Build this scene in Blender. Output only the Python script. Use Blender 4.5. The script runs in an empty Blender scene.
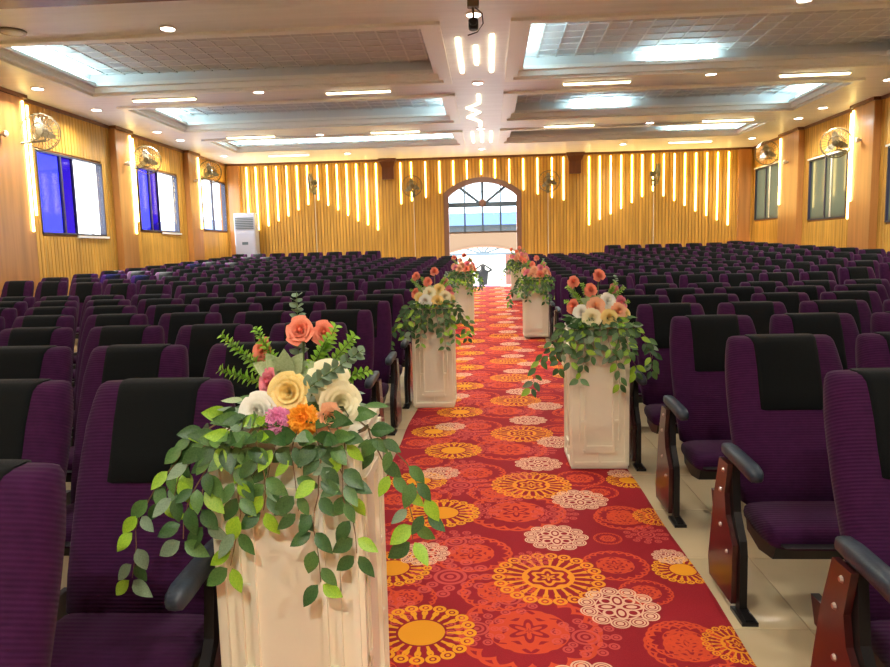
import bpy, bmesh, math, random
from mathutils import Vector, Matrix
random.seed(7)
sc = bpy.context.scene
C = sc.collection
PI = math.pi

# ------------------------------------------------------------------ camera, sky, sun, exposure
F, CAMH, VX, VY, ROLL = 700.0, 1.41, 488.0, 251.5, 0.017
_v = Vector(((VX-445)/F, -(VY-333.5)/F, -1)).normalized()
_a = Vector((-math.sin(ROLL), math.cos(ROLL), 0)); _z = (_a - _a.dot(_v)*_v).normalized(); _x = _v.cross(_z)
BAS = Matrix((_x, _v, _z))
cam = bpy.data.cameras.new('camera'); cam.sensor_fit = 'HORIZONTAL'; cam.sensor_width = 36; cam.lens = 36*F/890
cam.clip_start = .02; cam.clip_end = 500
co = bpy.data.objects.new('camera', cam); C.objects.link(co)
co.matrix_world = Matrix.Translation((0, 0, CAMH)) @ BAS.to_4x4()
sc.camera = co

w = bpy.data.worlds.new('sky'); sc.world = w; w.use_nodes = True
wb = w.node_tree.nodes['Background']; wb.inputs[0].default_value = (.86, .94, 1, 1); wb.inputs[1].default_value = 3.4
sun = bpy.data.lights.new('sun', 'SUN'); sun.energy = 20; sun.angle = .01; sun.color = (1, .95, .88)
so = bpy.data.objects.new('sun', sun); C.objects.link(so)
so.rotation_euler = Vector((.66, -.22, -.72)).to_track_quat('-Z', 'Y').to_euler()

vs = sc.view_settings
vs.view_transform = 'Standard'; vs.look = 'None'; vs.gamma = 1; vs.use_curve_mapping = False; vs.exposure = 0.88
sc.cycles.use_denoising = True
sc.cycles.max_bounces = 8; sc.cycles.diffuse_bounces = 5; sc.cycles.transparent_max_bounces = 12
sc.cycles.sample_clamp_indirect = 6; sc.cycles.caustics_reflective = False; sc.cycles.caustics_refractive = False

def ray(px, py): return BAS @ Vector(((px-445)/F, -(py-333.5)/F, -1))
def onz(px, py, z): d = ray(px, py); return d*((z-CAMH)/d.z) + Vector((0, 0, CAMH))
def onx(px, py, x): d = ray(px, py); return d*(x/d.x) + Vector((0, 0, CAMH))
def ony(px, py, y): d = ray(px, py); return d*(y/d.y) + Vector((0, 0, CAMH))
def px_of(p):
    c = BAS.transposed() @ (Vector(p) - Vector((0, 0, CAMH)))
    return (445+F*c.x/-c.z, 333.5-F*c.y/-c.z) if c.z < -.1 else None

# ------------------------------------------------------------------ helpers: nodes and materials
class NT:
    def __init__(s, nt): s.nt = nt; s.n = nt.nodes; s.l = nt.links
    def put(s, inp, v):
        if isinstance(v, (int, float)): inp.default_value = v
        elif isinstance(v, tuple): inp.default_value = v if len(v) == len(inp.default_value) else (*v, 1)
        else: s.l.new(v, inp)
    def m(s, op, *a):
        n = s.n.new('ShaderNodeMath'); n.operation = op
        for i, v in enumerate(a): s.put(n.inputs[i], v)
        return n.outputs[0]
    def mix(s, f, a, b):
        n = s.n.new('ShaderNodeMix'); n.data_type = 'RGBA'
        s.put(n.inputs[0], f); s.put(n.inputs[6], a); s.put(n.inputs[7], b); return n.outputs[2]
    def noise(s, vec, scale, detail=3):
        n = s.n.new('ShaderNodeTexNoise'); n.inputs['Scale'].default_value = scale; n.inputs['Detail'].default_value = detail
        if vec is not None: s.l.new(vec, n.inputs['Vector'])
        return n.outputs[0]
    def coord(s, kind='Object'): return s.n.new('ShaderNodeTexCoord').outputs[kind]
    def xyz(s, v):
        n = s.n.new('ShaderNodeSeparateXYZ'); s.l.new(v, n.inputs[0]); return n.outputs
    def mapping(s, v, scale):
        n = s.n.new('ShaderNodeMapping'); n.inputs['Scale'].default_value = scale; s.l.new(v, n.inputs[0]); return n.outputs[0]
    def bump(s, h, strength, dist):
        n = s.n.new('ShaderNodeBump'); n.inputs['Strength'].default_value = strength; n.inputs['Distance'].default_value = dist
        s.l.new(h, n.inputs['Height']); return n.outputs[0]

def mat(name, col, rough=.5, metal=0, emit=None, es=0, var=0, vscale=(8, 8, 8), vn=1., bump=0, bscale=60, spec=.5, sheen=0, coat=0):
    m = bpy.data.materials.new(name); m.use_nodes = True
    t = NT(m.node_tree); b = t.n['Principled BSDF']
    b.inputs['Base Color'].default_value = (*col, 1); b.inputs['Roughness'].default_value = rough
    b.inputs['Metallic'].default_value = metal; b.inputs['Specular IOR Level'].default_value = spec
    if sheen: b.inputs['Sheen Weight'].default_value = sheen
    if coat: b.inputs['Coat Weight'].default_value = coat; b.inputs['Coat Roughness'].default_value = .15
    if emit: b.inputs['Emission Color'].default_value = (*emit, 1); b.inputs['Emission Strength'].default_value = es
    if var:
        nz = t.noise(t.mapping(t.coord(), vscale), vn, 4)
        f = t.m('MULTIPLY_ADD', nz, 2.2, -.6)
        lo = tuple(c*(1-var) for c in col); hi = tuple(min(1, c*(1+var)) for c in col)
        t.l.new(t.mix(f, lo, hi), b.inputs['Base Color'])
    if bump:
        t.l.new(t.bump(t.noise(t.coord(), bscale, 3), bump, .01), b.inputs['Normal'])
    return m

def fabric(name, col, rib):
    m = mat(name, col, .9, sheen=.06, spec=.10); t = NT(m.node_tree); b = t.n['Principled BSDF']
    x = t.xyz(t.coord())
    s = t.m('SINE', t.m('MULTIPLY', t.m('ADD', x[2], t.m('MULTIPLY', x[1], .6)), 2*PI/rib))
    nz = t.noise(t.coord(), 35, 2)
    f = t.m('ADD', t.m('MULTIPLY', s, .16), nz)
    t.l.new(t.mix(f, tuple(c*.68 for c in col), tuple(c*1.3 for c in col)), b.inputs['Base Color'])
    t.l.new(t.bump(t.m('ADD', s, t.noise(t.coord(), 400, 2)), .22, .002), b.inputs['Normal'])
    return m

def glass(name, col, gloss=.12, frost=0):
    m = bpy.data.materials.new(name); m.use_nodes = True; t = NT(m.node_tree); t.n.remove(t.n['Principled BSDF'])
    tr = t.n.new('ShaderNodeBsdfTransparent'); tr.inputs[0].default_value = (*col, 1)
    gl = t.n.new('ShaderNodeBsdfGlossy'); gl.inputs['Roughness'].default_value = .05
    mx = t.n.new('ShaderNodeMixShader'); mx.inputs[0].default_value = gloss
    src = tr.outputs[0]
    if frost:
        di = t.n.new('ShaderNodeBsdfTranslucent'); di.inputs[0].default_value = (*col, 1)
        m2 = t.n.new('ShaderNodeMixShader'); m2.inputs[0].default_value = frost
        t.l.new(src, m2.inputs[1]); t.l.new(di.outputs[0], m2.inputs[2]); src = m2.outputs[0]
    t.l.new(src, mx.inputs[1]); t.l.new(gl.outputs[0], mx.inputs[2])
    t.l.new(mx.outputs[0], t.n['Material Output'].inputs[0]); return m

M = {}
M['purple'] = fabric('purple_ribbed_fabric', (.038, .0062, .037), .0125)
M['black'] = mat('black_fabric', (.0022, .0032, .0032), .85, bump=.2, bscale=500, sheen=.04, spec=.15)
M['pan'] = mat('black_plastic', (.008, .008, .009), .5)
M['arm'] = mat('blue_grey_plastic', (.022, .034, .050), .42, bump=.08, bscale=120)
M['maroon'] = mat('maroon_panel', (.042, .007, .006), .28, var=.35, vscale=(4, 4, 14), coat=.25)
M['iron'] = mat('black_iron', (.012, .010, .010), .4, .3)
M['bolt'] = mat('bolt_metal', (.45, .38, .35), .35, .9)
M['wood'] = mat('amber_wood', (.60, .325, .055), .42, var=.28, vscale=(14, 14, .7))
M['wood_back'] = mat('wood_groove', (.30, .125, .03), .6, var=.2, vscale=(10, 10, .8))
M['pilaster'] = mat('brown_wood', (.46, .205, .06), .3, var=.22, vscale=(9, 9, .6), coat=.25)
M['darkwood'] = mat('dark_brown_wood', (.17, .06, .025), .4, var=.2, vscale=(8, 8, 1))
M['ceil'] = mat('ceiling_board', (.85, .86, .90), .45, var=.05, vscale=(.6, 9, 1), spec=.45)
M['mould'] = mat('white_moulding', (.90, .90, .87), .45)
M['tile'] = mat('grey_ceiling_tile', (.64, .64, .66), .6, var=.06, vscale=(5, 5, 5))
M['grid'] = mat('light_ceiling_grid', (.78, .78, .78), .6)
M['floor'] = mat('beige_floor', (.60, .48, .29), .25, var=.12, vscale=(1.3, 1.3, 1.3), coat=.2)
M['joint'] = mat('floor_joint', (.36, .28, .17), .7)
M['led'] = mat('warm_led', (1, .9, .6), emit=(1, .76, .24), es=8)
M['ledc'] = mat('ceiling_led', (1, .95, .8), emit=(1, .84, .50), es=5)
M['bulb'] = mat('downlight_glow', (1, 1, 1), emit=(1, .90, .80), es=14)
M['cove'] = mat('cove_tube', (1, 1, 1), emit=(.58, .92, 1), es=24)
M['white'] = mat('white_painted', (.90, .87, .69), .5, var=.04, vscale=(3, 3, 3))
M['acw'] = mat('white_plastic', (.42, .44, .55), .35)
M['frame'] = mat('dark_window_frame', (.03, .03, .06), .4)
M['arch'] = mat('brown_arch_frame', (.20, .10, .06), .5)
M['steel'] = mat('grey_blue_bar', (.09, .13, .16), .5, .1)
M['fan'] = mat('fan_metal', (.17, .145, .085), .45, .3)
M['blade'] = mat('fan_blade', (.30, .275, .20), .4)
M['blue_glass'] = glass('blue_glass', (.15, .16, .68), .04)
M['violet_glass'] = glass('violet_glass', (.09, .05, .36), .04)
M['clear'] = glass('clear_glass', (.97, .98, 1), .03)
M['door_glass'] = glass('door_glass', (.92, .96, .99), .05)
M['grey_glass'] = glass('grey_glass', (.24, .24, .18), .10, .6)
M['beige'] = mat('beige_wall', (.14, .085, .045), .7)
M['out'] = mat('pale_concrete', (.55, .55, .56), .8, var=.08)
M['roof'] = mat('blue_roof', (.006, .042, .15), .6)
M['fargrey'] = mat('grey_wall', (.05, .055, .06), .8)  # own grey of the far building's walls
M['outwood'] = mat('reddish_door', (.14, .05, .035), .5)
M['cord'] = mat('white_cord', (.75, .68, .55), .6)

def carpet_mat():
    m = mat('red_medallion_carpet', (.5, .04, .05), .85, spec=.12); t = NT(m.node_tree); b = t.n['Principled BSDF']
    P = t.xyz(t.coord())
    def group(name, fn):
        g = bpy.data.node_groups.new(name, 'ShaderNodeTree')
        for nm in ('X', 'Y', 'CX', 'CY', 'R'): g.interface.new_socket(nm, in_out='INPUT', socket_type='NodeSocketFloat')
        g.interface.new_socket('Mask', in_out='OUTPUT', socket_type='NodeSocketFloat')
        q = NT(g); gi = g.nodes.new('NodeGroupInput').outputs; go = g.nodes.new('NodeGroupOutput')
        dx = q.m('DIVIDE', q.m('SUBTRACT', gi[0], gi[2]), gi[4])
        dy = q.m('DIVIDE', q.m('WRAP', q.m('SUBTRACT', gi[1], gi[3]), .6, -.6), gi[4])
        rho = q.m('SQRT', q.m('ADD', q.m('MULTIPLY', dx, dx), q.m('MULTIPLY', dy, dy))); th = q.m('ARCTAN2', dy, dx)
        q.l.new(fn(q, rho, th), go.inputs[0]); return g
    def band(q, v, a, b_): return q.m('MULTIPLY', q.m('GREATER_THAN', v, a), q.m('LESS_THAN', v, b_))
    def mx(q, *a):
        r = a[0]
        for x in a[1:]: r = q.m('MAXIMUM', r, x)
        return r
    def petal(q, rho, th, n, c, sx, sy, off=0.):
        tt = q.m('WRAP', q.m('ADD', th, off), PI/n, -PI/n)
        u = q.m('DIVIDE', q.m('SUBTRACT', q.m('MULTIPLY', rho, q.m('COSINE', tt)), c), sx)
        v = q.m('DIVIDE', q.m('MULTIPLY', rho, q.m('SINE', tt)), sy)
        return q.m('SQRT', q.m('ADD', q.m('MULTIPLY', u, u), q.m('MULTIPLY', v, v)))
    def spokes(q, rho, th, n): return q.m('MULTIPLY', band(q, rho, .46, .72), q.m('GREATER_THAN', q.m('COSINE', q.m('MULTIPLY', th, n)), .45))
    def gold(q, rho, th):
        p = petal(q, rho, th, 22, .87, .12, .12); p2 = petal(q, rho, th, 22, .70, .09, .05)
        inner = q.m('MULTIPLY', q.m('LESS_THAN', rho, .38), q.m('GREATER_THAN', q.m('SINE', q.m('ADD', q.m('MULTIPLY', rho, 34), q.m('MULTIPLY', q.m('COSINE', q.m('MULTIPLY', th, 6)), 1.6))), .1))
        return mx(q, band(q, p, .55, 1), q.m('LESS_THAN', p, .28), band(q, p2, .6, 1), spokes(q, rho, th, 22), band(q, rho, .38, .46), inner)
    def goldsolid(q, rho, th):
        p = petal(q, rho, th, 20, .87, .12, .13); p2 = petal(q, rho, th, 20, .68, .10, .06)
        return mx(q, band(q, p, .5, 1), q.m('LESS_THAN', p, .28), band(q, p2, .55, 1), spokes(q, rho, th, 20), q.m('LESS_THAN', rho, .42))
    def orange(q, rho, th):
        p = petal(q, rho, th, 10, .68, .32, .30); p2 = petal(q, rho, th, 10, .68, .32, .30, PI/10)
        disc = q.m('MULTIPLY', q.m('LESS_THAN', rho, .56), q.m('GREATER_THAN', q.m('SINE', q.m('ADD', q.m('MULTIPLY', rho, 26), q.m('MULTIPLY', q.m('COSINE', q.m('MULTIPLY', th, 6)), 2))), -.35))
        return mx(q, band(q, p, .80, 1), band(q, p2, .80, 1), disc)
    def pink(q, rho, th):
        p = petal(q, rho, th, 11, .84, .16, .16); p2 = petal(q, rho, th, 8, .56, .14, .14); d = q.m('SINE', q.m('MULTIPLY', rho, 40))
        return mx(q, band(q, p, .6, 1), q.m('LESS_THAN', p, .4), band(q, p2, .55, 1), q.m('LESS_THAN', p2, .35), q.m('MULTIPLY', q.m('LESS_THAN', rho, .4), q.m('GREATER_THAN', d, -.2)))
    def white(q, rho, th):
        p = petal(q, rho, th, 11, .79, .215, .232); s = q.m('SUBTRACT', 1.0, mx(q, band(q, p, .36, .50), band(q, p, .70, .80)))
        f = petal(q, rho, th, 4, .30, .30, .17); f2 = petal(q, rho, th, 4, .40, .17, .16, PI/4)
        return mx(q, q.m('MULTIPLY', q.m('LESS_THAN', p, 1), s), band(q, rho, .555, .59), band(q, f, .72, 1), q.m('LESS_THAN', f, .45), band(q, f2, .6, 1))
    G = {k: group('medallion_'+k, f) for k, f in (('gold', gold), ('goldsolid', goldsolid), ('orange', orange), ('pink', pink), ('white', white))}
    cols = {'gold': (.84, .31, .025), 'goldsolid': (.86, .36, .02), 'orange': (.72, .085, .03), 'pink': (.70, .105, .085), 'white': (.82, .50, .33)}
    L = [('orange', .127, .058, .27), ('orange', -.103, .728, .195), ('orange', .54, .609, .15), ('orange', .68, 1.162, .155), ('orange', .677, .005, .135),
         ('orange', .556, .9, .07), ('orange', -.54, .25, .17), ('orange', -.36, .30, .13), ('pink', -.187, .49, .185), ('pink', -.066, .07, .12), ('pink', .33, .02, .13), ('pink', .751, .95, .11),
         ('pink', -.60, .90, .13), ('orange', -.42, .98, .17), ('pink', -.18, .86, .14), ('pink', .06, .30, .13), ('orange', .02, .36, .16), ('pink', -.42, .20, .12), ('orange', .62, .36, .11), ('goldsolid', -.27, .04, .207), ('goldsolid', -.451, .572, .18), ('gold', .235, .49, .245), ('gold', .856, 1.184, .125),
         ('goldsolid', .824, .567, .135), ('pink', .178, .67, .085), ('white', .308, .915, .158), ('white', .49, .24, .160), ('white', -.328, .727, .128), ('white', .80, .70, .08)]
    nz = t.noise(t.coord(), 240, 2)
    col = t.mix(nz, (.25, .010, .018), (.40, .026, .034))
    for k, cx, cy, R in L:
        n = t.n.new('ShaderNodeGroup'); n.node_tree = G[k]
        t.put(n.inputs[0], P[0]); t.put(n.inputs[1], P[1]); n.inputs[2].default_value = cx; n.inputs[3].default_value = cy; n.inputs[4].default_value = R
        a = t.m('MULTIPLY', n.outputs[0], {'pink': .72, 'orange': .85}.get(k, .95))
        col = t.mix(a, col, cols[k])
    t.l.new(col, b.inputs['Base Color'])
    t.l.new(t.bump(nz, .3, .004), b.inputs['Normal'])
    return m
M['carpet'] = carpet_mat()
M['purple_trim'] = mat('purple_threshold', (.35, .22, .50), .5)

# ------------------------------------------------------------------ helpers: meshes and objects
class MB:
    def __init__(s): s.v = []; s.f = []; s.k = []
    def add(s, vs_, fs, k=0):
        o = len(s.v); s.v += [tuple(p) for p in vs_]; s.f += [tuple(i+o for i in f) for f in fs]; s.k += [k]*len(fs); return s
    def box(s, x0, x1, y0, y1, z0, z1, k=0):
        p = [(x, y, z) for z in (z0, z1) for y in (y0, y1) for x in (x0, x1)]
        return s.add(p, [(0, 2, 3, 1), (4, 5, 7, 6), (0, 1, 5, 4), (2, 6, 7, 3), (0, 4, 6, 2), (1, 3, 7, 5)], k)
    def bbox(s, x0, x1, y0, y1, z0, z1, b, k=0):          # box with chamfered edges, lofted along z
        def ring(i, z): 
            X0, X1, Y0, Y1 = x0+i, x1-i, y0+i, y1-i
            return [(X0+b, Y0, z), (X1-b, Y0, z), (X1, Y0+b, z), (X1, Y1-b, z), (X1-b, Y1, z), (X0+b, Y1, z), (X0, Y1-b, z), (X0, Y0+b, z)]
        return s.rings([ring(b*.8, z0), ring(0, z0+b), ring(0, z1-b), ring(b*.8, z1)], k)
    def rings(s, R, k=0, closed=True, cap=True):
        n = len(R[0]); v = [p for r in R for p in r]; f = []
        for i in range(len(R)-1):
            for j in range(n if closed else n-1):
                a, b = i*n+j, i*n+(j+1) % n; f.append((a, b, b+n, a+n))
        if cap: f.append(tuple(range(n-1, -1, -1))); f.append(tuple(range((len(R)-1)*n, len(R)*n)))
        return s.add(v, f, k)
    def tube(s, pts, r, n=6, k=0):
        pts = [Vector(p) for p in pts]; rs = r if isinstance(r, (list, tuple)) else [r]*len(pts); R = []
        for i, p in enumerate(pts):
            t = (pts[min(i+1, len(pts)-1)]-pts[max(i-1, 0)]).normalized()
            u = t.cross(Vector((0, 0, 1)) if abs(t.z) < .95 else Vector((1, 0, 0))).normalized(); w_ = t.cross(u)
            R.append([tuple(p+(u*math.cos(2*PI*j/n)+w_*math.sin(2*PI*j/n))*rs[i]) for j in range(n)])
        return s.rings(R, k)
    def lathe(s, c, prof, n=20, k=0, axis='Z'):
        R = []
        for r, h in prof:
            ring = []
            for j in range(n):
                a = 2*PI*j/n; x, y = r*math.cos(a), r*math.sin(a)
                ring.append((c[0]+x, c[1]+y, c[2]+h) if axis == 'Z' else (c[0]+x, c[1]-h, c[2]+y))
            R.append(ring)
        return s.rings(R, k)
    def prism_yz(s, poly, x0, x1, k=0):
        return s.rings([[(x0, y, z) for y, z in poly], [(x1, y, z) for y, z in poly]], k)
    def prism_xz(s, poly, y0, y1, k=0):
        return s.rings([[(x, y0, z) for x, z in poly], [(x, y1, z) for x, z in poly]], k)
    def merge(s, o, mtx=None, kmap=None):
        vs_ = [mtx @ Vector(p) for p in o.v] if mtx is not None else o.v
        b = len(s.v); s.v += [tuple(p) for p in vs_]; s.f += [tuple(i+b for i in f) for f in o.f]
        s.k += [kmap if kmap is not None else k for k in o.k]; return s
    def mesh(s, name, mats, smooth=False):
        me = bpy.data.meshes.new(name); me.from_pydata(s.v, [], s.f); me.update()
        for m in (mats if isinstance(mats, list) else [mats]): me.materials.append(m)
        if any(s.k): me.polygons.foreach_set('material_index', s.k)
        bm = bmesh.new(); bm.from_mesh(me); bmesh.ops.recalc_face_normals(bm, faces=bm.faces); bm.to_mesh(me); bm.free()
        if smooth:
            me.polygons.foreach_set('use_smooth', [True]*len(me.polygons)); me.set_sharp_from_angle(angle=math.radians(smooth if smooth > 1 else 50))
        return me
    def build(s, name, mats, parent=None, smooth=False, loc=None):
        return put(name, s.mesh(name, mats, smooth), parent, loc)

def put(name, me, parent=None, loc=None, rot=None):
    o = bpy.data.objects.new(name, me); C.objects.link(o)
    if parent is not None: o.parent = parent
    if loc is not None: o.location = loc
    if rot is not None: o.rotation_euler = rot
    return o
def tag(o, label=None, cat=None, group=None, kind=None):
    if label: o['label'] = label
    if cat: o['category'] = cat
    if group: o['group'] = group
    if kind: o['kind'] = kind
    return o
def thing(name, label, cat, loc=(0, 0, 0), group=None, rot=None): return tag(put(name, None, None, loc, rot), label, cat, group)
def struct(o): return tag(o, kind='structure')

# ------------------------------------------------------------------ the room
ZC = 4.19; XL, XR = -7.85, 7.65; YB = 21.0; YF = -6.0; CX = -.12; RY = 10.4; SL = .035
def fz(y): return SL*max(0, y-RY)
def fz2(x, y):
    e_ = min(1, max(0, (-x-4.6)/2.4))*.12 if x < 0 else min(1, max(0, (x-4.6)/2.1))*.19
    return fz(y)+e_*min(1, max(0, (y-8.3)/1.3))
CL, CR = -.67, .875
f = MB()
gx = [XL-.3, -7.0, -5.8, -4.6, 4.6, 5.65, 6.7, XR+.3]; gy = [YF, 8.3, 9.0, 9.6, RY, 14, 17.5, YB+.25]
def grid(mb, gx, gy, dz): mb.add([(x, y, fz2(x, y)+dz) for y in gy for x in gx], [(a*len(gx)+b, a*len(gx)+b+1, (a+1)*len(gx)+b+1, (a+1)*len(gx)+b) for a in range(len(gy)-1) for b in range(len(gx)-1)])
grid(f, gx, gy, 0)
floor = struct(f.build('floor', M['joint']))
# floor tiles: a slab each beside the carpet, the rest joined
tm = MB().bbox(-.298, .298, -.298, .298, 0, .006, .002).mesh('floor_tile', M['floor'])
rest = MB(); tx0 = CR-.32
for i in range(-15, 13):
    for j in range(-2, 17):
        x, y = tx0+.6*i+.3, .4+.6*j
        if 0 <= i <= 3 and 1 <= j <= 12 or -3 <= i <= -1 and 5 <= j <= 12: put('floor_tile', tm, floor, (x, y, 0))
        elif x > XL and x < XR and y < 8.2: rest.box(x-.298, x+.298, y-.298, y+.298, 0, .006)
grid(rest, [XL, -7.0, -5.8, -4.6, -.8], [8.25, 9.0, 9.6, RY, 14, 17.5, YB], .006); grid(rest, [-.8, 4.6, 5.65, 6.7, XR], [8.25, 9.0, 9.6, RY, 14, 17.5, YB], .006)
tag(rest.build('tile_paving', M['floor'], floor), kind='stuff')
STEP = {17: (17.45, .05), 18: (18.35, .10), 19: (19.25, .17)}
for r_ in STEP:
    y_, up_ = STEP[r_]
    for x0, x1 in ((XL, -2.95), (3.1, XR)): struct(MB().box(x0, x1, y_, YB, fz(y_)-.1, fz(y_+.5)+up_).build('floor_step', M['floor']))

# carpet (two overlapping runs along the aisle)
SE = 11.4
def carpet(y0, y1, lift, n):
    mb = MB(); ys = [y0+(y1-y0)*i/n for i in range(n+1)]
    wob = lambda y: .008*math.sin(y*2.1)+.005*math.sin(y*5.3)
    top = [[(CL+wob(y), y, fz(y)+lift), (CL+wob(y)+.02, y, fz(y)+lift+.006), (CR+wob(y+1)-.02, y, fz(y)+lift+.006), (CR+wob(y+1), y, fz(y)+lift)] for y in ys]
    return mb.rings(top, closed=True)
tag(carpet(-1.0, SE, .007, 60).build('aisle_carpet', M['carpet']), 'red aisle carpet with orange, gold and cream medallions between the front rows', 'carpet')
tag(carpet(SE-.05, YB-.25, .014, 60).build('aisle_carpet', M['carpet']), 'red medallion carpet running up the ramp to the arched doorway', 'carpet')
struct(MB().box(-1.15, .9, YB-.25, YB+.3, fz(YB)-.05, fz(YB)+.03).build('trim_9', M['purple_trim']))

# ceiling with coffers
XO = [(CX-6.5, CX-.5), (CX+.52, CX+6.5)]; YO = [(8.9, 11.8), (12.82, 15.35), (16.6, 18.5)]
cm = MB(); xs = [XL-.3, XO[0][0], XO[0][1], XO[1][0], XO[1][1], XR+.3]; ys = [YF, 8.9, 11.8, 12.82, 15.35, 16.6, 18.5, YB+.3]
for i in range(5):
    for j in range(7):
        if i in (1, 3) and j in (1, 3, 5): continue
        cm.add([(xs[i], ys[j], ZC), (xs[i+1], ys[j], ZC), (xs[i+1], ys[j+1], ZC), (xs[i], ys[j+1], ZC)], [(0, 3, 2, 1)])
ceiling = struct(cm.build('ceiling', M['ceil']))
struct(MB().box(XL, XR, 7.30, 7.62, 4.14, ZC).build('trim_10', M['darkwood']))
DEP = .32
def frame_ring(mb, x0, x1, y0, y1, wd, z0, z1):
    mb.box(x0-wd, x1+wd, y0-wd, y0, z0, z1); mb.box(x0-wd, x1+wd, y1, y1+wd, z0, z1)
    mb.box(x0-wd, x0, y0, y1, z0, z1); mb.box(x1, x1+wd, y0, y1, z0, z1)
T = .3
tile_me = MB().box(-.138, .138, -.138, .138, -.004, 0).mesh('ceiling_tile', M['tile'])
for b, (y0, y1) in enumerate(YO):
    for a, (x0, x1) in enumerate(XO):
        rec = MB(); zt = ZC+DEP
        rec.add([(x0, y0, ZC), (x1, y0, ZC), (x1, y1, ZC), (x0, y1, ZC), (x0, y0, zt), (x1, y0, zt), (x1, y1, zt), (x0, y1, zt)],
                [(0, 1, 5, 4), (1, 2, 6, 5), (2, 3, 7, 6), (3, 0, 4, 7), (4, 5, 6, 7)])
        co_ = rec.build('coffer', M['grid'], ceiling)
        md = MB()
        frame_ring(md, x0+.05, x1-.05, y0+.05, y1-.05, .13, ZC-.04, ZC+.03)
        frame_ring(md, x0+.12, x1-.12, y0+.12, y1-.12, .12, ZC+.0, ZC+.085)
        frame_ring(md, x0+.20, x1-.20, y0+.20, y1-.20, .20, ZC+.085, ZC+.14)
        md.build('coffer_moulding', M['mould'], co_)
        MB().box(x0, x1, y0+.62, y0+.66, zt-.05, zt).build('ceiling_batten', M['mould'], co_)
        nx, ny = int((x1-x0)/T), int((y1-y0)/T); ox, oy = (x1-x0-nx*T)/2, (y1-y0-ny*T)/2; jn = MB()
        for i in range(nx):
            for j in range(ny):
                x, y = x0+ox+(i+.5)*T, y0+oy+(j+.5)*T
                if b == 0: put('ceiling_tile', tile_me, co_, (x, y, zt-.001))
                else: jn.box(x-.138, x+.138, y-.138, y+.138, zt-.005, zt-.001)
        if b: tag(jn.build('ceiling_tile', M['tile'], co_), kind='stuff')
        gr = MB()
        for i in range(nx+1): x = x0+ox+i*T; gr.box(x-.012, x+.012, y0, y1, zt-.016, zt-.001)
        for j in range(ny+1): y = y0+oy+j*T; gr.box(x0, x1, y-.012, y+.012, zt-.0155, zt-.001)
        gr.build('tile_grid', M['grid'], co_)
        segs = {(0, 0): [('end', 0)], (1, 0): [('far', .36, .53), ('end', 0)], (0, 1): [('end', 1), ('end', 0)], (1, 1): [('far', .24, .42), ('end', 1)],
                (0, 2): [('far', .04, .26), ('far', .29, .96)], (1, 2): [('far', .70, .98)]}[(a, b)]
        for s_ in segs:
            if s_[0] == 'far': g = MB().box(x0+(x1-x0)*s_[1], x0+(x1-x0)*s_[2], y1-.12, y1-.08, ZC+.15, ZC+.18)
            else:
                xe = x0+.08 if s_[1] == 0 else x1-.12
                g = MB().box(xe, xe+.04, y0+.3, y1-.3, ZC+.15, ZC+.18)
            g.build('cove_tube', M['cove'], co_)

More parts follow.
